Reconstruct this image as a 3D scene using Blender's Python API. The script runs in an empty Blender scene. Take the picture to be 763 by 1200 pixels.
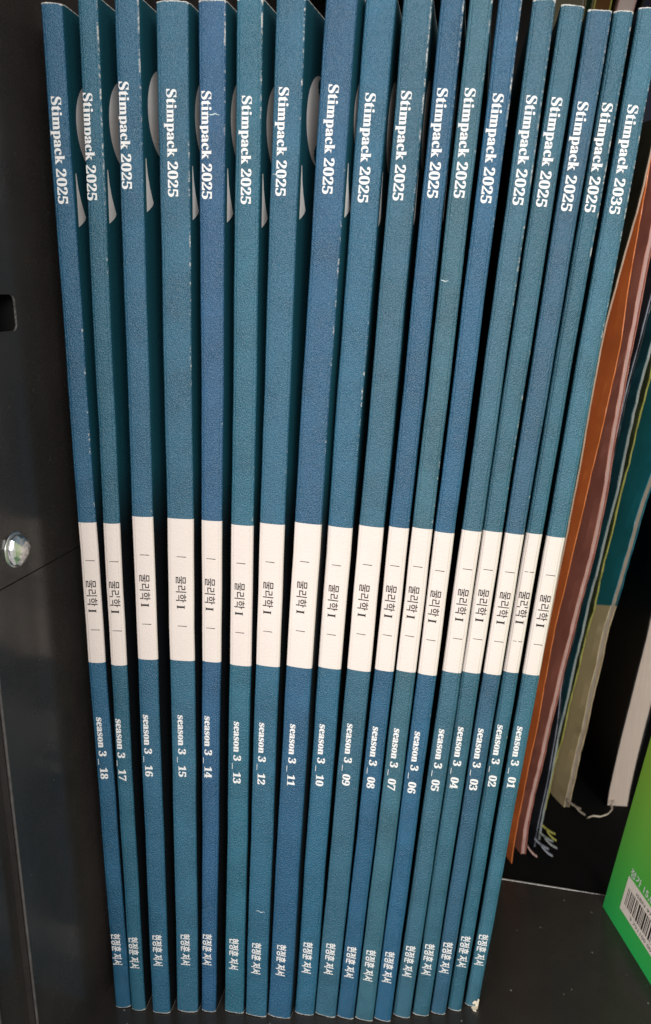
import bpy, bmesh, math, random
from math import sin, cos, tan, radians, atan2, sqrt, pi
from mathutils import Vector
from mathutils.geometry import tessellate_polygon
random.seed(7)
SC = bpy.context.scene
COL = SC.collection

# ------------------------------------------------------------------ camera
F = 950.0; TH = math.atan(0.2676); CH = 0.230          # focal length in photo pixels, downward pitch, height above the shelf
cam = bpy.data.cameras.new('camera')
cam.sensor_fit = 'VERTICAL'; cam.sensor_height = 36.0; cam.lens = 36.0 * F / 1200.0
cam.clip_start = 0.005; cam.clip_end = 20.0
cam.dof.use_dof = True; cam.dof.focus_distance = 0.225; cam.dof.aperture_fstop = 26.0
co = bpy.data.objects.new('camera', cam); COL.objects.link(co)
co.location = (0, 0, CH); co.rotation_euler = (pi / 2 - TH, 0, 0)
SC.camera = co

# ------------------------------------------------------------------ room light
w = bpy.data.worlds.new('World'); SC.world = w; w.use_nodes = True
w.node_tree.nodes['Background'].inputs[0].default_value = (1.0, 0.97, 0.95, 1)
w.node_tree.nodes['Background'].inputs[1].default_value = 0.48
def area(name, loc, aim, sx, sy, power, col):
    l = bpy.data.lights.new(name, 'AREA'); l.shape = 'RECTANGLE'; l.size = sx; l.size_y = sy
    l.energy = power; l.color = col
    o = bpy.data.objects.new(name, l); COL.objects.link(o); o.location = loc
    o.rotation_euler = (Vector(aim) - Vector(loc)).to_track_quat('-Z', 'Y').to_euler()
    return o
area('ceiling_light', (0.30, -1.15, 0.74), (0, 0.22, 0.12), 0.9, 0.5, 17, (1.0, 0.975, 0.94))
area('left_fill_light', (-0.95, -0.85, 0.42), (0.0, 0.24, 0.14), 0.8, 0.8, 12, (1.0, 0.98, 0.965))  # added fill from the front left, brightens covers that face left
SC.view_settings.view_transform = 'Standard'; SC.view_settings.look = 'None'
SC.view_settings.exposure = 0.0; SC.view_settings.gamma = 1.0

# ------------------------------------------------------------------ photo pixel -> point in the place
def ray(u, v):
    a, b = (u - 381.5) / F, (600 - v) / F
    return Vector((a, cos(TH) + b * sin(TH), -sin(TH) + b * cos(TH)))
def on_y(u, v, Y):
    r = ray(u, v); return Vector((0, 0, CH)) + r * (Y / r.y)
def on_z(u, v, Z=0.0):
    r = ray(u, v); return Vector((0, 0, CH)) + r * ((Z - CH) / r.z)
def on_plane(u, v, p, n):
    r = ray(u, v); c = Vector((0, 0, CH)); return c + r * ((p - c).dot(n) / r.dot(n))

# ------------------------------------------------------------------ helpers
def tag(o, label=None, cat=None, group=None, kind=None):
    if label: o['label'] = label
    if cat: o['category'] = cat
    if group: o['group'] = group
    if kind: o['kind'] = kind
    return o
def empty(name, loc, rz=0.0):
    o = bpy.data.objects.new(name, None); COL.objects.link(o); o.empty_display_size = 0.01
    o.location = loc; o.rotation_euler = (0, 0, rz); return o
class MB:
    def __init__(s): s.v = []; s.f = []; s.m = []; s.wear = {}; s.sm = []
    def vert(s, p, wear=0.0):
        s.v.append(tuple(p)); s.wear[len(s.v) - 1] = wear; return len(s.v) - 1
    def face(s, idx, m=0, smooth=False): s.f.append(tuple(idx)); s.m.append(m); s.sm.append(smooth)
    def box(s, x0, x1, y0, y1, z0, z1, m=0):
        i = [s.vert(p) for p in ((x0,y0,z0),(x1,y0,z0),(x1,y1,z0),(x0,y1,z0),(x0,y0,z1),(x1,y0,z1),(x1,y1,z1),(x0,y1,z1))]
        for q in ((3,2,1,0),(4,5,6,7),(0,1,5,4),(1,2,6,5),(2,3,7,6),(3,0,4,7)): s.face([i[k] for k in q], m)
    def strip(s, rings, closed=True, m=0, smooth=False, caps=True, mf=None):
        n = len(rings[0])
        for a in range(len(rings) - 1):
            for b in range(n if closed else n - 1):
                c = (b + 1) % n
                s.face((rings[a][b], rings[a][c], rings[a+1][c], rings[a+1][b]), mf(a, b) if mf else m, smooth)
        if caps and closed:
            s.face(rings[0][::-1], m); s.face(rings[-1], m)
    def build(s, name, mats, parent=None, wear=False):
        me = bpy.data.meshes.new(name); me.from_pydata(s.v, [], s.f)
        if not isinstance(mats, (list, tuple)): mats = [mats]
        for m in mats: me.materials.append(m)
        me.polygons.foreach_set('material_index', s.m); me.polygons.foreach_set('use_smooth', s.sm)
        if wear:
            at = me.attributes.new('wear', 'FLOAT', 'POINT')
            at.data.foreach_set('value', [s.wear[i] for i in range(len(s.v))])
        bm = bmesh.new(); bm.from_mesh(me); bmesh.ops.recalc_face_normals(bm, faces=bm.faces); bm.to_mesh(me); bm.free()
        me.update()
        o = bpy.data.objects.new(name, me); COL.objects.link(o)
        if parent: o.parent = parent
        return o

# ------------------------------------------------------------------ materials
class NT:
    def __init__(s, name):
        s.m = bpy.data.materials.new(name); s.m.use_nodes = True; s.t = s.m.node_tree
        s.n = s.t.nodes; s.b = s.n['Principled BSDF']; s._tc = None
    def link(s, a, b): s.t.links.new(a, b)
    def val(s, sock, v):
        if hasattr(v, 'is_linked') or hasattr(v, 'links'): s.link(v, sock)
        else: sock.default_value = v
    def coord(s, scale=(1, 1, 1), off=(0, 0, 0)):
        if not s._tc: s._tc = s.n.new('ShaderNodeTexCoord')
        mp = s.n.new('ShaderNodeMapping'); s.link(s._tc.outputs['Object'], mp.inputs[0])
        mp.inputs['Scale'].default_value = scale; mp.inputs['Location'].default_value = off
        return mp.outputs[0]
    def noise(s, vec, scale, detail=3, rough=0.55):
        n = s.n.new('ShaderNodeTexNoise'); s.link(vec, n.inputs['Vector']); n.inputs['Scale'].default_value = scale
        n.inputs['Detail'].default_value = detail; n.inputs['Roughness'].default_value = rough; return n.outputs['Fac']
    def ramp(s, fac, stops):
        r = s.n.new('ShaderNodeValToRGB'); s.link(fac, r.inputs[0]); e = r.color_ramp.elements
        while len(e) < len(stops): e.new(0.5)
        for i, (p, c) in enumerate(stops):
            e[i].position = p; e[i].color = (c, c, c, 1) if not isinstance(c, tuple) else (*c, 1)
        return r.outputs[0]
    def math(s, op, a, b=0.0, c=None, clamp=False):
        n = s.n.new('ShaderNodeMath'); n.operation = op; n.use_clamp = clamp; s.val(n.inputs[0], a); s.val(n.inputs[1], b)
        if c is not None: s.val(n.inputs[2], c)
        return n.outputs[0]
    def mix(s, fac, a, b):
        n = s.n.new('ShaderNodeMix'); n.data_type = 'RGBA'; s.val(n.inputs[0], fac)
        for k, q in ((6, a), (7, b)):
            if isinstance(q, tuple): n.inputs[k].default_value = (*q, 1)
            else: s.link(q, n.inputs[k])
        return n.outputs[2]
    def bump(s, h, strength, dist):
        n = s.n.new('ShaderNodeBump'); s.link(h, n.inputs['Height']); n.inputs['Strength'].default_value = strength
        n.inputs['Distance'].default_value = dist; s.link(n.outputs[0], s.b.inputs['Normal'])
    def attr(s, name):
        a = s.n.new('ShaderNodeAttribute'); a.attribute_name = name; return a.outputs['Fac']
def srgb(r, g, b):
    f = lambda c: (c / 255) / 12.92 if c <= 10 else (((c / 255) + 0.055) / 1.055) ** 2.4
    return (f(r), f(g), f(b))

def spine_mat(name, col, off):
    k = NT(name); v = k.coord(off=(off, off * 0.7, off * 1.3))
    n1 = k.noise(v, 2900, 3, 0.7); n2 = k.noise(v, 90, 4, 0.6); n3 = k.noise(v, 5200, 1, 0.5)
    dark = tuple(c * 0.80 for c in col); light = tuple(min(1, c * 1.16 + 0.003) for c in col)
    base = k.mix(k.ramp(n2, [(0.32, 0.0), (0.70, 1.0)]), dark, light)
    base = k.mix(k.ramp(n3, [(0.48, 0.0), (0.75, 0.65)]), base, tuple(c * 1.7 + 0.02 for c in col))  # surface glints painted into the base colour as fine pale specks
    wear = k.math('ADD', k.attr('wear'), k.math('MULTIPLY', k.noise(v, 620, 4, 0.7), 0.62))
    wf = k.ramp(wear, [(0.90, 0.0), (1.20, 1.0)])
    base = k.mix(wf, base, (0.62, 0.60, 0.56))  # pale mix: worn ends, plus highlight lines painted on the spine corners
    k.link(base, k.b.inputs['Base Color'])
    k.link(k.ramp(n2, [(0.3, 0.29), (0.7, 0.42)]), k.b.inputs['Roughness'])
    k.b.inputs['Specular IOR Level'].default_value = 0.75
    vor = k.n.new('ShaderNodeTexVoronoi'); k.link(v, vor.inputs['Vector']); vor.inputs['Scale'].default_value = 2500
    h = k.math('ADD', n1, k.math('MULTIPLY', vor.outputs['Distance'], 0.55))
    k.bump(h, 0.95, 0.00026)
    return k.m
def label_mat():
    k = NT('cream_print'); v = k.coord()
    n1 = k.noise(v, 1500, 3, 0.6); n2 = k.noise(v, 60, 3)
    k.link(k.mix(n2, (0.70, 0.61, 0.56), (0.79, 0.70, 0.645)), k.b.inputs['Base Color'])
    k.b.inputs['Roughness'].default_value = 0.5; k.bump(n1, 0.6, 0.00018); return k.m
def simple(name, col, rough=0.5, spec=0.5, nscale=400, var=0.15, bump=0.0, metal=0.0, bscale=None):
    k = NT(name); v = k.coord(); n = k.noise(v, nscale, 4)
    k.link(k.mix(k.ramp(n, [(0.3, 0.0), (0.7, 1.0)]), tuple(c * (1 - var) for c in col), tuple(min(1, c * (1 + var)) for c in col)), k.b.inputs['Base Color'])
    k.b.inputs['Roughness'].default_value = rough; k.b.inputs['Specular IOR Level'].default_value = spec
    k.b.inputs['Metallic'].default_value = metal
    if bump: k.bump(k.noise(v, bscale or nscale * 2, 3), bump, 0.0002)
    return k.m
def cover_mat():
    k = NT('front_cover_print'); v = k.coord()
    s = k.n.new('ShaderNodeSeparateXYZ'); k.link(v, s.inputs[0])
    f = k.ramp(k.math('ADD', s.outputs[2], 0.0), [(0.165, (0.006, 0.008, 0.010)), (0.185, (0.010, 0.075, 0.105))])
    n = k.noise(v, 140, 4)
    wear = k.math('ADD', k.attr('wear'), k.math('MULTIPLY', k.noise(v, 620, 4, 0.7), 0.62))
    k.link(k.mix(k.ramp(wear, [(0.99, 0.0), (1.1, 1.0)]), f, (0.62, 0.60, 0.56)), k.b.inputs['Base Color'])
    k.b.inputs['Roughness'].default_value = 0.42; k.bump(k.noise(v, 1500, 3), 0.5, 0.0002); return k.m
def paper_mat(name, col, line=(1, 0, 0), dens=9000.0, contrast=0.3):
    k = NT(name); v = k.coord(scale=(dens, dens * 0.02, dens * 0.004)); n = k.noise(v, 1.0, 2, 0.5)
    k.link(k.mix(k.ramp(n, [(0.3, 0.0), (0.7, 1.0)]), tuple(c * (1 - contrast) for c in col), col), k.b.inputs['Base Color'])
    k.b.inputs['Roughness'].default_value = 0.8; k.bump(n, 0.4, 0.0002); return k.m
def black_metal(name, col, speck=0.0, rough=0.42, spec=0.5, bmp=0.42):
    k = NT(name); v = k.coord(); n1 = k.noise(v, 1500, 2, 0.6); n2 = k.noise(v, 22, 5, 0.6)
    base = k.mix(k.ramp(n2, [(0.3, 0.0), (0.7, 1.0)]), tuple(c * 0.8 for c in col), tuple(c * 1.25 for c in col))
    base = k.mix(k.ramp(k.noise(v, 4200, 2), [(0.52, 0.0), (0.72, 0.5)]), base, tuple(c * 2.6 for c in col))
    if speck:
        vo = k.n.new('ShaderNodeTexVoronoi'); k.link(v, vo.inputs['Vector']); vo.inputs['Scale'].default_value = 330
        d = k.math('LESS_THAN', vo.outputs['Distance'], 0.10)
        keep = k.math('GREATER_THAN', k.noise(v, 90, 2), 0.52)
        sc = k.n.new('ShaderNodeSeparateXYZ'); k.link(vo.outputs['Color'], sc.inputs[0])
        pick = k.math('GREATER_THAN', sc.outputs[0], 0.60)
        f = k.math('MULTIPLY', k.math('MULTIPLY', d, keep), k.math('MULTIPLY', pick, speck))
        base = k.mix(f, base, (0.5, 0.48, 0.45))
        base = k.mix(k.ramp(k.noise(v, 12, 5, 0.7), [(0.5, 0.0), (0.75, 0.12)]), base, (0.16, 0.13, 0.11))
    k.link(base, k.b.inputs['Base Color']); 
    k.link(k.ramp(n2, [(0.3, rough - 0.05), (0.7, rough + 0.08)]), k.b.inputs['Roughness'])
    k.b.inputs['Specular IOR Level'].default_value = spec
    k.bump(n1, bmp, 0.00018); return k.m

M_label = label_mat()
M_cover = cover_mat()
M_backc = simple('back_cover_gap_shade', (0.008, 0.012, 0.016), 0.45, nscale=200, var=0.3, bump=0.4, bscale=1500)  # gap shade painted in: near-black so the spaces between books read dark
M_pages = paper_mat('white_pages', (0.62, 0.57, 0.50))
M_white = simple('white_print', (0.76, 0.75, 0.74), 0.45, nscale=1200, var=0.06)
M_scuff = simple('scuffed_print', (0.45, 0.55, 0.58), 0.6, nscale=2500, var=0.5)
M_black = simple('black_print', (0.015, 0.013, 0.013), 0.6, nscale=1200, var=0.1)
M_silver = simple('grey_cover_print', (0.92, 0.87, 0.84), 0.45, nscale=60, var=0.22)
M_wall = black_metal('black_wall_paint', (0.025, 0.0222, 0.021), 0.05, 0.245, 0.5, 0.16)
M_floor = black_metal('black_shelf_paint', (0.026, 0.023, 0.021), 0.5, 0.24, 0.5, 0.25)
M_back = black_metal('black_back_paint', (0.005, 0.005, 0.005), 0.0, 0.75, 0.12)
M_rim = simple('bare_edge_metal', (0.42, 0.40, 0.39), 0.35, nscale=500, var=0.3, metal=0.5)
M_rim2 = simple('edge_highlight_paint', (0.075, 0.068, 0.066), 0.4, nscale=500, var=0.3)  # highlight of the bent wall edges, painted as a lighter grey
M_rim3 = simple('worn_slot_edge', (0.10, 0.095, 0.09), 0.4, nscale=1500, var=0.7)
M_bolt = simple('zinc_bolt', (0.88, 0.88, 0.88), 0.33, nscale=250, var=0.12, bump=0.25, metal=1.0)
M_flake = simple('torn_paper', (0.72, 0.63, 0.50), 0.8, nscale=900, var=0.2, bump=0.4)

# ------------------------------------------------------------------ the shelf (setting)
YAW = radians(13.5)                                       # the shelf runs back at this angle
DX, DY = Vector((sin(YAW), cos(YAW), 0)), Vector((cos(YAW), -sin(YAW), 0))
P0 = on_z(116, 1179)                                      # a point of the joint between side wall and shelf board
def shelf_pt(s, t, z=0.0):                                # s deep, t to the right
    p = P0 + DX * s + DY * t; return Vector((p.x, p.y, z))
def slab(pts, z0, z1, name, mat, label=None):
    m = MB(); a = [m.vert((p.x, p.y, z0)) for p in pts]; b = [m.vert((p.x, p.y, z1)) for p in pts]
    m.strip([a, b]); return tag(m.build(name, mat), kind='structure')
sA = on_z(590, 1028); sB = on_z(712, 1051)
s_seam = ((sA - P0).dot(DX) + (sB - P0).dot(DX)) / 2
t1 = 0.62
slab([shelf_pt(-0.07, -0.001), shelf_pt(-0.07, t1), shelf_pt(s_seam, t1), shelf_pt(s_seam, -0.001)], -0.004, 0.0, 'shelf_floor', M_floor)
slab([shelf_pt(s_seam + 0.0006, -0.001), shelf_pt(s_seam + 0.0006, t1), shelf_pt(0.42, t1), shelf_pt(0.42, -0.001)], -0.006, -0.0012, 'shelf_floor_rear', M_back)
m = MB(); rings = []
tA = (on_z(560, 1022) - P0).dot(DY); tB = (on_z(722, 1053) - P0).dot(DY)
for i in range(25):
    t = tA + (tB - tA) * i / 24; r = 0.00042 * (1 - 0.75 * max(0, (i - 14) / 10)); c = shelf_pt(s_seam - 0.0002, t, -0.0001)
    rings.append([m.vert(c + DX * (r * cos(a)) + Vector((0, 0, r * sin(a)))) for a in [k * pi / 4 for k in range(8)]])
m.strip(rings, smooth=True); tag(m.build('shelf_floor_edge', M_rim), kind='structure')
slab([shelf_pt(0.42, -0.01), shelf_pt(0.42, t1), shelf_pt(0.424, t1), shelf_pt(0.424, -0.01)], -0.006, 0.56, 'shelf_back_wall', M_back)
slab([shelf_pt(0.09, -0.01), shelf_pt(0.09, t1), shelf_pt(0.424, t1), shelf_pt(0.424, -0.01)], 0.408, 0.411, 'upper_shade_plate', M_back)  # plate added overhead to shade the space behind the books

# side wall: sheet metal with a slot, built in (s, z) and given thickness
def wall_st(u, v, off=0.0):
    p = on_plane(u, v, P0 + DY * off, DY); return ((p - P0).dot(DX), p.z)
def wall_sheet(loop, holes, t_in, t_out, name, mats, parent=None):
    m = MB(); polys = [[Vector((a, b, 0)) for a, b in loop]] + [[Vector((a, b, 0)) for a, b in h] for h in holes]
    flat = [q for p in polys for q in p]; tris = tessellate_polygon(polys)
    f = [m.vert(shelf_pt(q.x, t_in, q.y)) for q in flat]; g = [m.vert(shelf_pt(q.x, t_out, q.y)) for q in flat]
    for t in tris: m.face([f[i] for i in t]); m.face([g[i] for i in t[::-1]])
    k = 0
    for p in polys:
        n = len(p)
        for i in range(n): j = (i + 1) % n; m.face((f[k+i], f[k+j], g[k+j], g[k+i]), 1 if k else 0)
        k += n
    return m.build(name, mats, parent)
def rrect(s0, s1, z0, z1, r, n=5):
    out = []
    for cx, cz, a0 in ((s1 - r, z1 - r, 0), (s0 + r, z1 - r, pi/2), (s0 + r, z0 + r, pi), (s1 - r, z0 + r, 3*pi/2)):
        for i in range(n + 1): a = a0 + pi/2 * i / n; out.append((cx + r * cos(a), cz + r * sin(a)))
    return out
sM = min(wall_st(-60, 100)[0], wall_st(-60, 1190)[0])
sF, zF = wall_st(30, 1062)                                # the folded front edge of the panel, seen lower left
h1 = wall_st(17, 345); h2 = wall_st(17, 388)
zs_ = [wall_st(-6, 694)[1], wall_st(88, 647)[1]]
hole = rrect(h1[0] - 0.009, h1[0], h2[1], h1[1], 0.0018)
g = wall_sheet([(sF, -0.004), (0.42, -0.004), (0.42, zs_[1]+0.004), (sF, zs_[0]+0.004)], [], -0.0012, -0.0035, 'wall_panel', [M_wall, M_wall])
tag(g, kind='structure'); g.name = 'side_wall'
# darker inner panel lies proud of the corner post; seam rises from the bolt plate
zs = [wall_st(-6, 694)[1], wall_st(88, 647)[1]]
seam_s = wall_st(88, 647)[0]
up = wall_sheet([(sM, wall_st(-6, 694)[1]), (0.42, zs[1]), (0.42, 0.52), (sM, 0.52)], [hole], 0.0, -0.0006, 'side_wall_upper', [M_wall, M_rim3]); tag(up, kind='structure')
lo = wall_sheet([(sF, 0.0), (0.42, 0.0), (0.42, zs[1] - 0.0005), (sF, zs[0] - 0.0005)], [], -0.0001, -0.0010, 'side_wall_lower', [M_wall, M_wall]); tag(lo, kind='structure')
m = MB(); rings = []                                      # rolled bright front edge
for i in range(30):
    z = 0.0 + (zs[0] - 0.001) * i / 29
    rings.append([m.vert(shelf_pt(sF, -0.0004, z) + DX * (0.00042 * cos(a)) + DY * (0.00042 * sin(a))) for a in [k * pi / 4 for k in range(8)]])
m.strip(rings, smooth=True); tag(m.build('side_wall_edge', M_rim2), kind='structure')
sG = wall_st(5, 1165)[0]
po = wall_sheet([(sM, -0.004), (sG, -0.004), (sG, zs_[0]+0.003), (sM, zs_[0]+0.003)], [], -0.0022, -0.006, 'corner_post', [M_wall, M_wall])
tag(po, kind='structure')
inner = wall_sheet([(sG - 0.0, -0.004), (sF + 0.0005, -0.004), (sF + 0.0005, zs_[0]+0.003), (sG - 0.0, zs_[0]+0.003)], [], -0.0030, -0.0068, 'corner_post_flange', [M_wall, M_wall]); tag(inner, kind='structure')
m = MB(); rings = []
for i in range(20):
    z = 0.15 * i / 19
    rings.append([m.vert(shelf_pt(sG, -0.0024, z) + DX * (0.0004 * cos(a)) + DY * (0.0004 * sin(a))) for a in [k * pi / 4 for k in range(8)]])
m.strip(rings, smooth=True); tag(m.build('corner_post_edge', M_rim2), kind='structure')
m = MB(); hx = [h1[0] - 0.011, h1[0] + 0.001, h2[1] - 0.001, h1[1] + 0.001]; rr_ = []
for dd in (-0.0007, -0.02): rr_.append([m.vert(shelf_pt(a_, dd, b_)) for a_, b_ in ((hx[0], hx[2]), (hx[1], hx[2]), (hx[1], hx[3]), (hx[0], hx[3]))])
m.strip(rr_, caps=False); m.face(rr_[1]); tag(m.build('slot_dark_box', M_back), kind='structure')  # dark box added behind the slot to shut out the background light
# bolt
bs, bz = wall_st(18.5, 644)
bolt = empty('bolt', shelf_pt(bs, 0.0, bz)); tag(bolt, 'shiny zinc domed bolt head screwed into the black side wall', 'bolt')
def dome(name, r, h, mat, parent, slot=False, seg=28, wob=0.0, base=0.0):
    m = MB(); rings = []
    for j in range(7):
        a = j / 6 * pi / 2 * 0.93; rr = r * cos(a); hh = base + h * sin(a)
        ring = []
        for k in range(seg):
            q = 2 * pi * k / seg; w_ = 1 + wob * sin(3 * q + 1) + random.uniform(-wob, wob) * 0.5
            p = DX * (rr * cos(q) * w_) + Vector((0, 0, rr * sin(q) * w_)) + DY * (hh + (random.uniform(-1, 1) * wob * h if j < 6 else 0))
            ring.append(m.vert(p))
        rings.append(ring)
    m.strip(rings, smooth=wob == 0); return m.build(name, mat, parent)
dome('head', 0.0044, 0.0021, M_bolt, bolt, seg=11, wob=0.05, base=0.0006)
dome('washer', 0.0048, 0.0006, M_bolt, bolt)
m = MB()
for a in (0.4, 0.4 + pi/2):
    d = DX * cos(a) + Vector((0, 0, sin(a))); e = DX * (-sin(a)) + Vector((0, 0, cos(a)))
    pr = [(-0.0017, -0.00025), (0.0017, -0.00025), (0.0017, 0.00025), (-0.0017, 0.00025)]
    hh = 0.00242 if a < 1 else 0.00248
    m.strip([[m.vert(d * x + e * y + DY * (hh - 0.0006)) for x, y in pr], [m.vert(d * x + e * y + DY * hh) for x, y in pr]])
m.build('cross_slot', simple('slot_shadow_steel', (0.12, 0.12, 0.13), 0.4, metal=1.0), bolt)

# ------------------------------------------------------------------ lettering
def bold(s):
    o = ''
    for c in s:
        if c.isupper(): o += chr(0x1D400 + ord(c) - 65)
        elif c.islower(): o += chr(0x1D41A + ord(c) - 97)
        elif c.isdigit(): o += chr(0x1D7CE + ord(c) - 48)
        else: o += c
    return o
_tc = {}
def text_geo(s, spacing=1.0):
    if (s, spacing) in _tc: return _tc[(s, spacing)]
    cu = bpy.data.curves.new('lettering', 'FONT'); cu.body = s; cu.resolution_u = 3; cu.space_character = spacing
    o = bpy.data.objects.new('lettering', cu); COL.objects.link(o)
    bpy.context.view_layer.update()
    e = o.evaluated_get(bpy.context.evaluated_depsgraph_get()); me = e.to_mesh()
    vs = [(v.co.x, v.co.y) for v in me.vertices]; fs = [tuple(p.vertices) for p in me.polygons]
    e.to_mesh_clear(); bpy.data.objects.remove(o); bpy.data.curves.remove(cu)
    x0, x1 = min(v[0] for v in vs), max(v[0] for v in vs)
    _tc[(s, spacing)] = ([((x - x0) / (x1 - x0), y) for x, y in vs], fs)
    return _tc[(s, spacing)]
def text_part(name, s, length, height, place, mat, parent, fat=0.0, fatv=0.0, spacing=1.0):
    """height = height of one em unit; place(a, b, layer) -> local point"""
    vs, fs = text_geo(s, spacing); m = MB(); lay = 0
    for dx in ((-1, 0, 1) if fat else (0,)):
        for dy in ((-1, 1) if fatv else (0,)):
            ids = [m.vert(place(x * length + dx * fat, y * height + dy * fatv, lay)) for x, y in vs]
            for f in fs: m.face([ids[i] for i in f])
            lay += 1
    me_o = m.build(name, mat, parent); return me_o

# ------------------------------------------------------------------ the eighteen numbered books
HB = 0.297; DB = 0.205
# number: left/right edges at five heights, y of top, y of bottom, text starts, ...
VL = (8, 320, 610, 780, 1155)
B = {
18: dict(L=(46.5,69.6,91,103,133), R=(73.5,91.6,112.8,124,151.5), top=4, bot=1175, band=(613,777), ty=115, sy=841, ay=1094, fr=.46, yaw=2.0, c=(34,92,128)),
17: dict(L=(90,106.3,121.4,129.8,151.2), R=(116,128.6,139.8,146.8,170), top=-4, bot=1181, band=(614,780), ty=111, sy=843, ay=1098, fr=.30, yaw=3.0, c=(48,100,120)),
16: dict(L=(133.5,144,155,161.8,176.4), R=(164,172,179.6,184.3,199), top=-4, bot=1187, band=(606,773), ty=98, sy=838, ay=1095, fr=.30, yaw=3.6, c=(46,96,126)),
15: dict(L=(183,189,195.3,198,207), R=(221,225,227.3,228.6,232), top=3, bot=1184, band=(608,774), ty=107, sy=838, ay=1094, fr=.45, yaw=4.6, c=(58,102,126)),
14: dict(L=(231,236,236.5,236.5,235.3), R=(265,267,259.5,257,254.5), top=3, bot=1184, band=(610,775), ty=110, sy=839, ay=1094, fr=.30, yaw=6.5, c=(40,84,128), sc=((136,-0.001,0.003),)),
13: dict(L=(278.5,274,270.5,268,263.6), R=(308.6,304,298.3,295,285.7), top=2, bot=1186, band=(615,779), ty=116, sy=845, ay=1099, fr=.45, yaw=8, c=(48,106,124)),
12: dict(L=(324,313,305,299.6,288), R=(359,346.4,334.7,327,313.5), top=2, bot=1193, band=(613,779), ty=107, sy=846, ay=1104, fr=.38, yaw=10, c=(46,98,124), sc=((208,-0.0030,0.0030),(1066,-0.0010,0.0030))),
11: dict(L=(381.5,360.5,345,336.8,315), R=(419,395.7,377,365.7,343), top=-5, bot=1196, band=(612,780), ty=105, sy=847, ay=1106, fr=.45, yaw=10.5, c=(30,84,122)),
10: dict(L=(427,405,384,372,347.6), R=(462.5,436.5,413.6,400,370.4), top=2, bot=1190, band=(616,781), ty=115, sy=847, ay=1103, fr=.42, yaw=10.5, c=(40,98,126)),
9: dict(L=(471,445,419.4,405.8,372), R=(505,477,451,434.6,397), top=2, bot=1193, band=(615,783), ty=113, sy=846, ay=1104, fr=.38, yaw=10.5, c=(62,98,116)),
8: dict(L=(514,482.4,455.6,439,398), R=(542,509,480.4,460.6,419), top=2, bot=1198, band=(616,783), ty=110, sy=849, ay=1108, fr=.45, yaw=10.4, c=(26,84,120)),
7: dict(L=(547,513,482.3,464,420), R=(574,538.7,507.7,486.7,442), top=-2, bot=1202, band=(617,784), ty=110, sy=851, ay=1112, fr=.45, yaw=10.3, c=(76,104,114), sc=((330,-0.0026,0.0022),)),
6: dict(L=(580,544.5,509,489,442.7), R=(608,570,532,512.4,463.5), top=2, bot=1203, band=(622,788), ty=116, sy=855, ay=1114, fr=.47, yaw=9.5, c=(30,90,128)),
5: dict(L=(621,577.4,540,518.7,465), R=(647.4,603.6,564,541.7,486), top=7, bot=1195, band=(620,785), ty=118, sy=852, ay=1107, fr=.5, yaw=9, c=(74,102,118)),
4: dict(L=(653.4,606,564.8,542,487.6), R=(680,634,588.4,563.5,508), top=13, bot=1192, band=(621,786), ty=120, sy=850, ay=1105, fr=.44, yaw=8.2, c=(62,98,112)),
3: dict(L=(685,637,591,566.6,509), R=(713,664.6,614,587.6,527.5), top=18, bot=1189, band=(624,788), ty=125, sy=852, ay=1103, fr=.42, yaw=7.5, c=(54,86,112)),
2: dict(L=(716,665.8,616,589.5,529), R=(739,689,634.3,608.6,546), top=19, bot=1181, band=(624,786), ty=126, sy=848, ay=1096, fr=.45, yaw=6.8, c=(54,98,114)),
1: dict(L=(744,691.5,641,613.8,548), R=(775,719,662,633.5,566), top=15, bot=1172, band=(628,789), ty=128, sy=850, ay=1094, fr=.45, yaw=6, c=(76,112,128)),
}
look = {
18: 'leftmost numbered book, ending 3_18, beside the black side wall of the shelf',
17: 'blue-green book second from the left, its spine ending in number 17',
16: 'blue-green book numbered 16 on the spine, between books 17 and 15',
15: 'widest blue-green spine in the left part, numbered 15',
14: 'bluest book in the left part, upright, numbered 14 on the spine',
13: 'greenish blue book numbered 13 on the spine, between books 14 and 12',
12: 'blue-green book numbered 12, a nick across its title digits',
11: 'tall blue book numbered 11, the wide dark gap on its left',
10: 'teal book numbered 10 on the spine, between books 11 and 09',
9: 'greyish teal book numbered 09 on the spine, between books 10 and 08',
8: 'vivid blue narrow book numbered 08 on the spine, left of book 07',
7: 'grey-green narrow book numbered 07 on the spine, right of book 08',
6: 'vivid blue book numbered 06 on the spine, between books 07 and 05',
5: 'grey-blue leaning book numbered 05 on the spine, right of book 06',
4: 'grey-green leaning book numbered 04 on the spine, right of book 05',
3: 'slate blue leaning book numbered 03 on the spine, right of book 04',
2: 'thin leaning book numbered 02, squeezed against the right side of book 03',
1: 'rightmost numbered book 01, leaning most, with a torn white bottom corner',
}
def lsq(xs, ys, deg):
    n = deg + 1; A = [[sum(x ** (i + j) for x in xs) for j in range(n)] for i in range(n)]; b = [sum(y * x ** i for x, y in zip(xs, ys)) for i in range(n)]
    for i in range(n):
        p = A[i][i]
        for j in range(i, n): A[i][j] /= p
        b[i] /= p
        for r in range(n):
            if r != i:
                q = A[r][i]
                for j in range(i, n): A[r][j] -= q * A[i][j]
                b[r] -= q * b[i]
    return b
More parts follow.
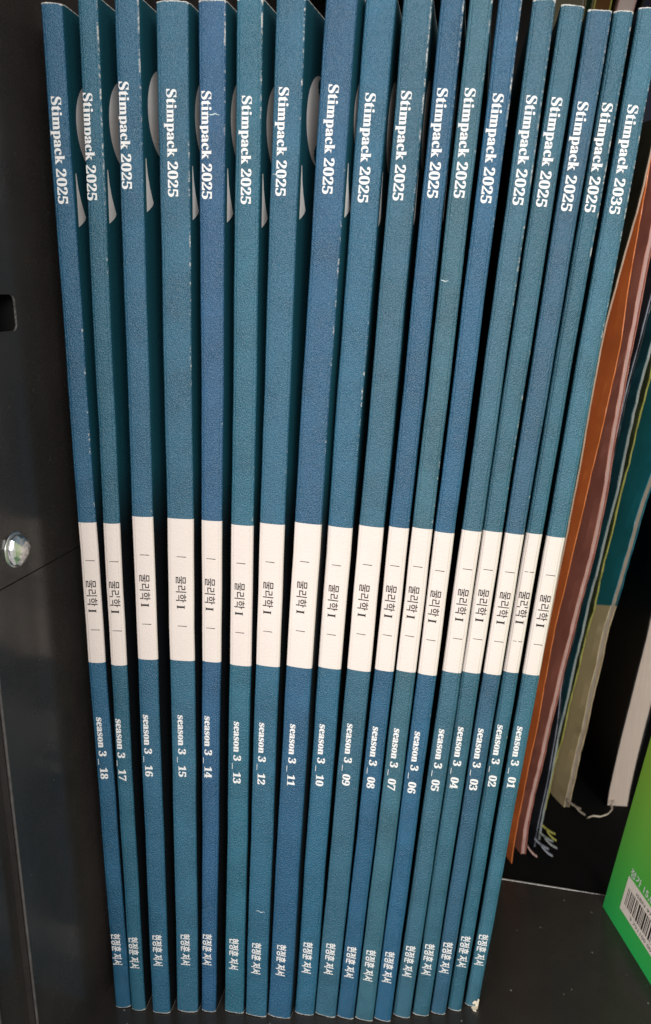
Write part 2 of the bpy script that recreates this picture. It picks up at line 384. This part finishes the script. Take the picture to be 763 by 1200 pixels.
def make_book(num, d):
    Y = on_z(0, d['bot']).y
    Y = 0.55 * Y + 0.45 * 0.2165
    z0 = 0.0
    Lp = [on_y(u, v, Y) for u, v in zip(d['L'], VL)]; Rp = [on_y(u, v, Y) for u, v in zip(d['R'], VL)]
    zs = [p.z for p in Lp]; cs = [(a.x + b.x) / 2 for a, b in zip(Lp, Rp)]; ws = [b.x - a.x for a, b in zip(Lp, Rp)]
    cc = lsq(zs, cs, 2); wc = lsq(zs, ws, 1)
    cx = lambda z: cc[0] + cc[1] * z + cc[2] * z * z
    slope = lambda z: cc[1] + 2 * cc[2] * z
    x0 = cx(0.0); xm = x0
    ztop = on_y(200, d['top'], Y).z
    a = radians(d['yaw'])
    root = empty('numbered_book', (x0, Y, 0.0), -a)
    tag(root, look[num], 'book', 'numbered blue-green books in one row')
    def wid(z): return (wc[0] + wc[1] * z) / cos(a) * (0.955 if num <= 9 else 0.985)
    def loc(t, u, w_=0.0):                                 # t = height, u across, w_ deep (in the book's own frame)
        s = slope(t); q = sqrt(1 + s * s); zz = t
        return Vector(((cx(zz) - x0) / cos(a) * 1.0 + u / q, w_, zz - u * s / q + 0.0002))
    bz = [on_y((d['L'][2] + d['R'][2]) / 2, d['band'][0], Y).z, on_y((d['L'][3] + d['R'][3]) / 2, d['band'][1], Y).z]
    inset = (-0.0016 if num > 10 else 0.0003)
    def side(q): x = min(1.0, q / 0.016); return inset * x
    bulge = 0.00032
    def front(u, W): return -bulge * (1 - (2 * u / W) ** 2)
    # cover: one wrapped sheet
    ts = sorted(set([0.0, 0.0007, bz[1], bz[0], ztop - 0.0008, ztop] + [ztop * i / 26 for i in range(1, 26)]))
    ts = [t for i, t in enumerate(ts) if i == 0 or t - ts[i-1] > 0.0002 or t in bz]
    th = 0.00038; nc = 16; cr = 0.0007
    m = MB(); outer = []; n_out = None
    ph = random.uniform(0, 9)
    for ti, t in enumerate(ts):
        W = wid(t); h = W / 2; end = min(t, ztop - t)
        wob = 0.00007 * sin(t * 90 + ph) + 0.00004 * sin(t * 330 + ph * 2)
        dip = 0.0
        prof = []
        for q in (DB, DB * 0.4, 0.012, 0.0009): prof.append((-h + (0.0004 if q > 0.01 else 0.0), q, 0.0))
        for k in range(4):
            g_ = pi / 2 * k / 3; prof.append((-h + cr - cr * cos(g_), cr - cr * sin(g_) , 0.30 + 0.12 * t / ztop if k in (1, 2) else 0.15))
        for k in range(1, nc): u = -h + cr + (W - 2 * cr) * k / nc; prof.append((u, front(u, W), 0.0))
        for k in range(4):
            g_ = pi / 2 * (1 - k / 3); prof.append((h - cr + cr * cos(g_), cr - cr * sin(g_), (0.40 + 0.17 * t / ztop + 0.06 * sin(t * 40 + ph)) if k in (1, 2) else 0.2))  # right spine corner: slight wear and a painted highlight, stronger towards the top
        for q in (0.002, 0.004, 0.007, 0.010, 0.013, 0.016, DB * 0.4, DB): prof.append((h - side(q), q, 0.0))
        inner = [(h - th - inset, DB), (h - th - inset, 0.016), (h - th, th * 2), (-h + th, th * 2), (-h + th + 0.0004, DB)]
        ew = 0.85 if ti in (0, len(ts) - 1) else (0.12 if ti in (1, len(ts) - 2) else 0.0)
        tj = t
        ring = []
        for (u, q, we) in prof:
            tz = t
            if ti in (0, len(ts) - 1) and q < 0.001: tz += (-1 if ti else 1) * (0.00012 + 0.00010 * sin(u * 700 + ph) + random.uniform(-0.00006, 0.00006))
            ring.append(m.vert(loc(tz, u + wob, q), max(we, ew if q < DB * 0.3 else ew * 0.9)))
        for (u, q) in inner: ring.append(m.vert(loc(t, u + wob, q), ew))
        outer.append(ring)
    npr = 4 + 4 + (nc - 1) + 4 + 8
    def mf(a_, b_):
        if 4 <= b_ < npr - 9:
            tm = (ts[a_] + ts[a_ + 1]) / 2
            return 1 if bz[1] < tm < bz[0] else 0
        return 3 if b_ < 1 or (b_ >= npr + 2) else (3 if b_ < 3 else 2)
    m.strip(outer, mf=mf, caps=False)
    cmean = (36, 94, 124); cb = srgb(*[d['c'][i] * 0.62 + cmean[i] * 0.38 for i in range(3)])
    base = spine_mat('spine_print', (cb[0] * 0.44, cb[1] * 0.77, cb[2] * 0.78), num * 0.37)
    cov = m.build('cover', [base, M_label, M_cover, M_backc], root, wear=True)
    for p in cov.data.polygons: p.use_smooth = False
    # page block
    m = MB(); rings = []
    for i in range(9):
        t = 0.0009 + (ztop - 0.0018) * i / 8; h = wid(t) / 2 - th - 0.0001
        rings.append([m.vert(loc(t, u, q)) for u, q in ((-h + 0.0004, 0.001), (h, 0.001), (h - inset, 0.017), (h - inset, DB - 0.0015), (-h, DB - 0.0015))])
    m.strip(rings); m.build('page_block', M_pages, root)
    # lettering on the spine: reads downwards, letter tops to the right
    def zt(v, u=0): return on_y(u if u else 300, v, Y).z
    def placer(v, fr, lift=0.0):
        t0 = zt(v)
        def f(a_, b_, layer=0):
            t = t0 - a_; W = wid(t); u = (fr - 0.5) * W + b_
            u = max(-W / 2 + 0.0003, min(W / 2 - 0.0003, u))
            return loc(t, u, front(u, W) - 0.00010 - layer * 0.000008)
        return f
    fr = d['fr']
    em = 0.0036
    ln = zt(d['ty']) - zt(d['ty'] + 125)
    title = 'Stimpack 2035' if num == 1 else 'Stimpack 2025'
    f = placer(d['ty'], fr); text_part('title_lettering', bold(title), ln, em, lambda a_, b_, l: f(a_, b_ - 0.0012, l), M_white, root, fat=0.00007)
    ln = zt(d['sy']) - zt(d['sy'] + 71.5)
    f2 = placer(d['sy'], fr * 0.5 + 0.21); text_part('season_lettering', bold('season 3 _ %02d' % num), ln, em * 0.90, lambda a_, b_, l: f2(a_, b_ - 0.0010, l), M_white, root, fat=0.00009)
    ln = zt(d['ay']) - zt(d['ay'] + 36)
    f3 = placer(d['ay'], 0.46 if num not in (18, 14) else 0.40); text_part('author_lettering', '현정훈 저서', ln, 0.0033, lambda a_, b_, l: f3(a_, b_ - 0.00125, l), M_white, root, fat=0.00006, fatv=0.00005)
    o0 = d['band'][0]; up = zt(o0 + 67)
    ln = zt(o0 + 67) - zt(o0 + 105)
    fb = 0.52 if num > 14 or num < 6 else 0.45
    f4 = placer(o0 + 67, fb); text_part('band_lettering', '물리학 ' + bold('I'), ln, 0.0033, lambda a_, b_, l: f4(a_, b_ - 0.00125, l), M_black, root, fat=0.00003)
    for v in (o0 + 44, o0 + 125):
        f5 = placer(v, fb); m = MB()
        m.face([m.vert(f5(x, y)) for x, y in [(0.0, -0.0011), (0.0, 0.0015), (0.00022, 0.0015), (0.00016, -0.0011)]])
        m.build('band_dash', M_black, root)
    for v, u0, ll in d.get('sc', ()):                      # scuffs through the print
        f6 = placer(v, 0.5); m = MB(); a1 = []; a2 = []
        for i in range(7):
            x = u0 + ll * i / 6; y = random.uniform(-0.00025, 0.00025) + 0.0003 * i / 6; hw = 0.00016 * sin(pi * (i + 0.3) / 6.6)
            a1.append(m.vert(f6(y - hw, x, 4))); a2.append(m.vert(f6(y + hw, x, 4)))
        for i in range(6): m.face((a1[i], a1[i+1], a2[i+1], a2[i]))
        m.build('scuff', M_scuff, root)
    if num == 1:                                            # paper showing at the torn foot of the spine
        m = MB(); W = wid(0); ft = [(0.5, 0.0001), (0.5, 0.0030), (0.36, 0.0036), (0.30, 0.0024), (0.12, 0.0026), (-0.02, 0.0016), (0.05, 0.0011), (0.22, 0.0013), (0.28, 0.0001)]
        m.face([m.vert(loc(t, u * W - (0.0002 if u == 0.5 else 0), front(u * W * 0.96, W) - 0.00012)) for u, t in ft]); m.build('torn_patch', M_flake, root)
    # giant pale initial on the front cover, beginning at the spine
    tb, tt = on_y(300, d['ty'] + 155, Y + 0.01).z, on_y(300, d['ty'] - 18, Y + 0.01).z
    if num >= 8:
        H = tt - tb; Wd = 0.030
        def cp(x, y, l=0): 
            t = tb + y * H
            q = 0.0016 + x * Wd
            return loc(t, wid(t) / 2 - side(q) + 0.00012 + l * 0.00002, q)
        m = MB(); rings = []
        N = 48                                             # upper bowl of the letter
        o_ = []; i_ = []  # ring
        for k in range(N):
            g_ = 2 * pi * k / N
            o_.append(m.vert(cp(0.44 + 0.36 * cos(g_), 0.70 + 0.30 * sin(g_))))
            i_.append(m.vert(cp(0.62 + 0.14 * cos(g_) , 0.71 + 0.25 * sin(g_))))
        for k in range(N): j = (k + 1) % N; m.face((o_[k], o_[j], i_[j], i_[k]))
        # lower left serif wedge and the bottom curve
        pts = [(0.0, 0.36), (0.0, 0.0), (0.06, 0.02), (0.13, 0.05), (0.16, 0.075), (0.13, 0.11), (0.08, 0.18), (0.04, 0.26), (0.015, 0.36)]
        m.face([m.vert(cp(x, y)) for x, y in pts])
        m.build('cover_initial', M_silver, root)
    return root
for num in sorted(B, reverse=True): make_book(num, B[num])

# ------------------------------------------------------------------ magazines leaning behind
def cov2(name, top, bottom=None, z=0.0, k=0.0, rough=0.35, spec=0.5):
    q = NT(name); v = q.coord(); s = q.n.new('ShaderNodeSeparateXYZ'); q.link(v, s.inputs[0]); n = q.noise(v, 45, 4)
    c = q.mix(q.ramp(n, [(0.3, 0.0), (0.7, 1.0)]), tuple(x * 0.8 for x in top), tuple(min(1, x * 1.15) for x in top))
    if bottom:
        h = q.math('ADD', s.outputs[2], q.math('MULTIPLY', s.outputs[1], k))
        c = q.mix(q.math('GREATER_THAN', h, z), q.mix(n, tuple(x * 0.85 for x in bottom), bottom), c)
    q.link(c, q.b.inputs['Base Color']); q.b.inputs['Roughness'].default_value = rough; q.b.inputs['Specular IOR Level'].default_value = spec
    q.bump(q.noise(v, 300, 3), 0.25, 0.0003); return q.m
def magazine(line, Y, thick, edge_mat, cover_mat_, label, yaw=14, depth=0.13, rear_mat=None, ztop=0.285, rag=0.0003, cat='magazine', name='magazine', zbot=-0.0012, tips=0, cth=0.0003, flare=0.0085, group='magazines leaning behind the numbered row'):
    pts = sorted([on_y(u, v, Y) for u, v in line], key=lambda p: p.z)
    a = radians(yaw); base = pts[0]
    lo_, hi = pts[0], pts[-1]
    if lo_.z > 0.004:
        s = (pts[1].x - pts[0].x) / (pts[1].z - pts[0].z); pts.insert(0, Vector((pts[0].x - s * (pts[0].z - zbot), Y, zbot)))
    else: pts[0] = Vector((pts[0].x, Y, zbot))
    s = (pts[-1].x - pts[-2].x) / max(1e-4, (pts[-1].z - pts[-2].z))
    if pts[-1].z < ztop: pts.append(Vector((pts[-1].x + s * (ztop - pts[-1].z), Y, ztop)))
    base = Vector((pts[0].x, Y, zbot))
    root = empty(name, base, -a); tag(root, label, cat, group)
    # resample
    zz = [zbot + (ztop - zbot) * i / 70 for i in range(71)]
    def X(z):
        for p, q in zip(pts, pts[1:]):
            if p.z <= z <= q.z: return p.x + (q.x - p.x) * (z - p.z) / (q.z - p.z)
        return pts[-1].x
    xs = [X(z) - base.x for z in zz]
    sm = [sum(xs[max(0, i-2):i+3]) / len(xs[max(0, i-2):i+3]) for i in range(71)]
    ph = random.uniform(0, 9)
    def fl(q): e_ = min(1.0, max(0.0, q) / 0.030); return -flare * (1.35 * e_ - 0.35 * e_ * e_)
    def sheet(nm, u0, u1, mat, front_off, jit, m0=0):
        m = MB(); rings = []
        for i, z in enumerate(zz):
            j = jit * (sin(z * 210 + ph) + 0.6 * sin(z * 730 + ph * 3) + random.uniform(-0.5, 0.5))
            x = sm[i]
            st = [front_off, 0.004, 0.009, 0.015, 0.022, 0.030, depth]
            rings.append([m.vert((x + u0 + fl(q), q + (j if q == front_off else 0), z - zbot)) for q in st[::-1]] + [m.vert((x + u1 + fl(q), q + (j * 0.6 if q == front_off else 0), z - zbot)) for q in st])
        m.strip(rings, m=m0); return m.build(nm, mat, root)
    sheet('front_cover', -thick / 2, -thick / 2 + cth, cover_mat_, 0.0, rag)
    if thick > 0.0012: sheet('page_block', -thick / 2 + cth + 0.00005, thick / 2 - cth - 0.00005, edge_mat, 0.0005, rag * 0.6)
    else: sheet('page_block', -thick / 2 + cth + 0.00003, thick / 2, edge_mat, 0.0, rag)
    if thick > 0.0012: sheet('back_cover', thick / 2 - cth, thick / 2, rear_mat or cover_mat_, 0.0, rag)
    for k in range(tips):
        m = MB(); L = random.uniform(0.004, 0.007); x0 = random.uniform(-0.2, 0.6) * thick + k * 0.0012
        rings = []
        for i in range(7):
            t = i / 6; c = Vector((x0 + L * t * 0.9, -0.0005 - 0.005 * k - 0.003 * t, 0.0012 + 0.003 * (1 - t) ** 2 + 0.0004 * k))
            wd = 0.0009 * (1 - 0.6 * t)
            rings.append([m.vert(c + Vector((0, -wd, 0.0004))), m.vert(c + Vector((0, wd, 0.001))), m.vert(c + Vector((0, wd, 0.0012))), m.vert(c + Vector((0, -wd, 0.0006)))])
        m.strip(rings, smooth=True); m.build('torn_corner', edge_mat, root)
    return root
P_pink = paper_mat('pink_pages', (0.72, 0.46, 0.42), contrast=0.45); P_grey = paper_mat('grey_blue_pages', (0.36, 0.38, 0.46))
P_white = paper_mat('pale_page_edges', (0.42, 0.46, 0.44), contrast=0.5); P_yel = paper_mat('yellow_green_edges', (0.50, 0.48, 0.10), contrast=0.4)
P_tan = paper_mat('tan_page_edges', (0.60, 0.42, 0.32)); P_cream = paper_mat('cream_page_edges', (0.42, 0.35, 0.27), contrast=0.5)
P_oran = paper_mat('orange_page_edges', (0.30, 0.10, 0.06))
M_dark = cov2('dark_olive_cover', (0.022, 0.020, 0.012), rough=0.8)
M_dark.node_tree.nodes['Principled BSDF'].inputs['Specular IOR Level'].default_value = 0.15
P_olive = paper_mat('olive_page_edges', (0.24, 0.21, 0.10), contrast=0.5)
magazine([(745,133+30),(735,200),(726,250),(715,320),(700,400),(672,540),(598,940)], 0.283, 0.0006, P_olive, M_dark, 'thin dark magazine with olive edges pressed against book 01', yaw=4.0)
magazine([(763,165),(744,250),(732,290),(721,330),(706.7,385),(698,430),(690,475),(681,530),(668,600),(640,740),(601,945)], 0.288, 0.0009, P_tan, M_dark, 'dark covered magazine with a tan page edge just right of book 01', yaw=4.0)
magazine([(763,170),(750,250),(741,300),(735,330),(731,370),(723,420),(707,490),(698,530),(676,625),(661,690),(651,730),(640,790),(630,850),(618,905),(606,970)], 0.292, 0.0004, P_oran, cov2('orange_cover', (0.92, 0.25, 0.07)), 'magazine with a bright orange cover and thin orange edge', yaw=3.5)
magazine([(764,265),(752,328),(741,385),(718,510),(715.5,530),(702.5,610),(689,665),(672,730),(657.5,790),(643,850),(634,895),(629,910),(619,960),(612,985),(616,1004)], 0.297, 0.0021, P_pink, cov2('brown_red_cover', (0.58, 0.22, 0.16)), 'brownish red magazine with a thick pink edge and curled bottom end', yaw=3, tips=1, rag=0.0005, cth=0.00025)
magazine([(763,345),(755,375),(733,460),(723,505),(706,590),(693,655),(683,700),(658,800),(654,850),(644,905),(634,955),(626,982)], 0.302, 0.0013, P_grey, cov2('near_black_cover', (0.022, 0.028, 0.036)), 'black magazine with grey-blue worn edge right of the pink-edged one', yaw=3, rag=0.0006, tips=2)
magazine([(766,385),(750,450),(743,470),(731,535),(716,600),(697,675),(685,725),(675,770),(666,810),(655,858),(646,905),(637,950)], 0.307, 0.0012, P_white, cov2('dark_teal_cover', (0.020, 0.085, 0.105)), 'dark teal magazine with a frayed whitish edge', yaw=3, rag=0.0006, tips=2)
magazine([(766,415),(757,450),(740,525),(738,530),(725,585),(712,637),(697,705),(685,750),(673,800),(662,848),(650,895),(641,935)], 0.312, 0.0009, P_yel, cov2('dark_green_cover', (0.06, 0.075, 0.03)), 'magazine with a narrow yellow-green edge left of the teal and beige one', yaw=3, rag=0.0008, tips=2)
two = cov2('teal_and_beige_cover', (0.015, 0.22, 0.30), (0.84, 0.68, 0.44), 0.101, 0.35)
magazine([(790,480),(763,560),(749,600),(725,690),(714,720),(694,810),(675,895),(663,947)], 0.330, 0.0026, P_cream, two, 'magazine with a teal upper and beige lower cover', yaw=3, tips=2, rag=0.0006)
blk = cov2('black_cover', (0.0045, 0.0045, 0.005))
magazine([(840,480),(800,610),(768,755),(754,810),(733,895),(727,925),(722,950)], 0.331, 0.0105, paper_mat('dusty_white_pages', (0.80, 0.66, 0.56), contrast=0.25), blk, 'thick black book with pale dusty page edges behind the green book', yaw=6, cat='book', name='thick_book', rag=0.0002, cth=0.0006, flare=0.0, group='')
# torn strip at its foot
m = MB(); rings = []
path = [(719,938),(716,944),(717,950),(712,955),(703,958),(694,957),(689,959)]
base = on_z(703, 958)
for i, (u, v) in enumerate(path):
    p = on_z(u, v, 0.0012 if i < 3 else 0.0004) - base; wd = 0.0005
    rings.append([m.vert(p + Vector((-wd, 0, 0))), m.vert(p + Vector((0, wd, 0.0004))), m.vert(p + Vector((wd, 0, 0.0009))), m.vert(p + Vector((0, -wd, 0.0004)))])
m.strip(rings, smooth=True); o = m.build('paper_strip', M_flake); o.location = base
tag(o, 'curled torn strip of pale paper lying on the dark rear shelf', 'paper scrap')

# books standing at the very back, only their tops seen over the row
def back_book(u0, u1, v, Y, col, label, lean=0.16, H=0.44, edge=None):
    p, q = on_y(u0, v, Y), on_y(u1, v, Y); th_ = q.x - p.x
    xb = p.x - lean * (p.z + 0.0012); root = empty('standing_book', (xb, Y, -0.0012), -radians(8)); tag(root, label, 'book', 'tall books at the back of the shelf')
    def blk_(nm, x0, x1, y0, y1, mat, zt_=H):
        m = MB(); r = []
        for i in range(6):
            z = zt_ * i / 5; x = lean * z; r.append([m.vert((x + a_, b_, z)) for a_, b_ in ((x0, y0), (x1, y0), (x1, y1), (x0, y1))])
        m.strip(r); m.build(nm, mat, root)
    e = min(0.0006, th_ * 0.2)
    blk_('front_cover', 0, e, 0, 0.03, edge or P_tan); blk_('spine', e + 0.00005, th_ - e - 0.00005, 0.0003, 0.0012, cov2('back_spine', col, rough=0.8, spec=0.1)); blk_('back_cover', th_ - e, th_, 0, 0.03, edge or P_tan)
    blk_('page_block', e + 0.0001, th_ - e - 0.0001, 0.0013, 0.029, M_pages, H - 0.003)
back_book(560, 644, 8, 0.472, (0.012, 0.011, 0.010), 'black book at the back, seen above books 06 and 05', edge=M_dark, lean=0.05)
back_book(645, 681.5, 8, 0.468, (0.14, 0.13, 0.085), 'olive grey book at the back, seen above book 04', edge=P_cream, lean=0.05)
back_book(682.5, 692, 8, 0.468, (0.008, 0.018, 0.006), 'narrow very dark green book at the back above book 03', edge=P_olive, lean=0.10)
back_book(693, 712.5, 8, 0.468, (0.11, 0.050, 0.016), 'brown book at the back with gold edges, above book 03', edge=P_yel, lean=0.12)
back_book(719, 738, 8, 0.468, (0.50, 0.41, 0.37), 'pale pinkish book at the back, seen above book 02', lean=0.22, edge=P_pink)
back_book(746, 800, 8, 0.468, (0.018, 0.019, 0.030), 'dark navy book at the back above book 01', edge=M_dark, lean=0.22)

# ------------------------------------------------------------------ the green book with its barcode
c0 = on_z(706, 1062); c1 = on_z(763, 1155)
gd = (c1 - c0).normalized()                               # towards the viewer along the foot
pu = on_y(763, 862, c0.y)
gup = (pu - c0).normalized(); gn = gd.cross(gup).normalized()
root = empty('green_book', c0); tag(root, 'bright green book with a white barcode sticker, standing at the right edge', 'book')
GL, GH, GT = 0.17, 0.24, 0.010
out = gn if gn.x > 0 else -gn
if True:
    def gp(s, h, n=0.0): return gd * s + gup * h + out * n
    k = NT('green_cover_print'); v = k.coord(); s = k.n.new('ShaderNodeSeparateXYZ'); k.link(v, s.inputs[0])
    hh = k.math('ADD', s.outputs[2], k.math('MULTIPLY', k.noise(v, 30, 3), 0.006))
    k.link(k.ramp(hh, [(0.004, (0.025, 0.44, 0.095)), (0.028, (0.085, 0.44, 0.060)), (0.070, (0.24, 0.43, 0.045))]), k.b.inputs['Base Color'])
    k.b.inputs['Roughness'].default_value = 0.42; k.bump(k.noise(v, 900, 2), 0.3, 0.0001)
    def gbox(nm, s0, s1, h0, h1, n0, n1, mat, bev=0.0004):
        m = MB(); r = []
        for nn, e in ((n0, bev), (n0 + bev, 0), (n1 - bev, 0), (n1, bev)):
            r.append([m.vert(gp(a_, b_, nn)) for a_, b_ in ((s0 + e, h0 + e), (s1 - e, h0 + e), (s1 - e, h1 - e), (s0 + e, h1 - e))])
        m.strip(r); m.build(nm, mat, root)
    gbox('front_cover', 0, GL, 0, GH, 0, 0.0007, k.m, 0.00015)
    gbox('page_block', 0.001, GL - 0.0005, 0.0006, GH - 0.0006, 0.00072, GT - 0.0008, M_pages, 0.0002)
    gbox('back_cover', 0, GL, 0, GH, GT - 0.0007, GT, k.m, 0.00015)
    def gcoord(u, v):
        p = on_plane(u, v, c0, out) - c0; return p.dot(gd), p.dot(gup)
    # orthonormalised enough: solve in the skewed basis
    def gsolve(u, v):
        p = on_plane(u, v, c0, out) - c0; d_ = gd.dot(gup); a_, b_ = p.dot(gd), p.dot(gup); den = 1 - d_ * d_
        return (a_ - b_ * d_) / den, (b_ - a_ * d_) / den
    tl, bl = gsolve(738, 1027), gsolve(726.4, 1063)
    s0 = (tl[0] + bl[0]) / 2; h0, h1 = bl[1], tl[1]
    m = MB(); m.strip([[m.vert(gp(a_, b_, -0.0002)) for a_, b_ in ((s0, h0), (s0 + 0.04, h0), (s0 + 0.04, h1), (s0, h1))], [m.vert(gp(a_, b_, -0.00002)) for a_, b_ in ((s0, h0), (s0 + 0.04, h0), (s0 + 0.04, h1), (s0, h1))]])
    m.build('barcode_sticker', simple('sticker_paper', (0.82, 0.72, 0.64), 0.5, nscale=600, var=0.05), root)
    st = root.children[-1]
    m = MB(); x = s0 + (h1 - h0) * 0.14; rr = random.Random(4); hh_ = h1 - h0
    while x < s0 + 0.034:
        wd = rr.choice((0.00035, 0.0006, 0.0010)); 
        m.face([m.vert(gp(a_, b_, -0.00025)) for a_, b_ in ((x, h0 + hh_ * 0.24), (x + wd, h0 + hh_ * 0.24), (x + wd, h0 + hh_ * 0.74), (x, h0 + hh_ * 0.74))]); x += wd + rr.choice((0.0004, 0.0005, 0.0008))
    m.build('barcode', M_black, st)
    text_part('sticker_lettering', 'ISBN 979-11', 0.016, hh_ * 0.13, lambda a_, b_, l: gp(s0 + hh_ * 0.5 + a_, h0 + hh_ * 0.80 + b_, -0.00025), M_black, st)
    text_part('sticker_lettering', '9 791100 000000', 0.022, hh_ * 0.13, lambda a_, b_, l: gp(s0 + hh_ * 0.5 + a_, h0 + hh_ * 0.07 + b_, -0.00025), M_black, st)
    pt = gsolve(743, 1022)
    text_part('price_lettering', '정가 15,000원', 0.0235, 0.0034, lambda a_, b_, l: gp(s0 + 0.0004 + a_, h1 + 0.0012 + b_, -0.0001 - l * 0.00001), M_white, root, fat=0.00006, fatv=0.00005)

# paper crumb by book 01
m = MB(); p = on_z(556, 1182)
pr = [(-0.0010, 0.0004), (-0.0003, 0.0012), (0.0006, 0.0009), (0.0012, 0.0002), (0.0005, -0.0006), (0.0003, -0.0014), (-0.0006, -0.0008)]
m.strip([[m.vert((x, y, 0.00005)) for x, y in pr], [m.vert((x * 0.9, y * 0.9, 0.0004 + 0.0003 * (i % 2))) for i, (x, y) in enumerate(pr)]])
o = m.build('paper_crumb', M_flake); o.location = p; tag(o, 'small yellowish crumb of torn paper on the floor below book 01', 'paper scrap')
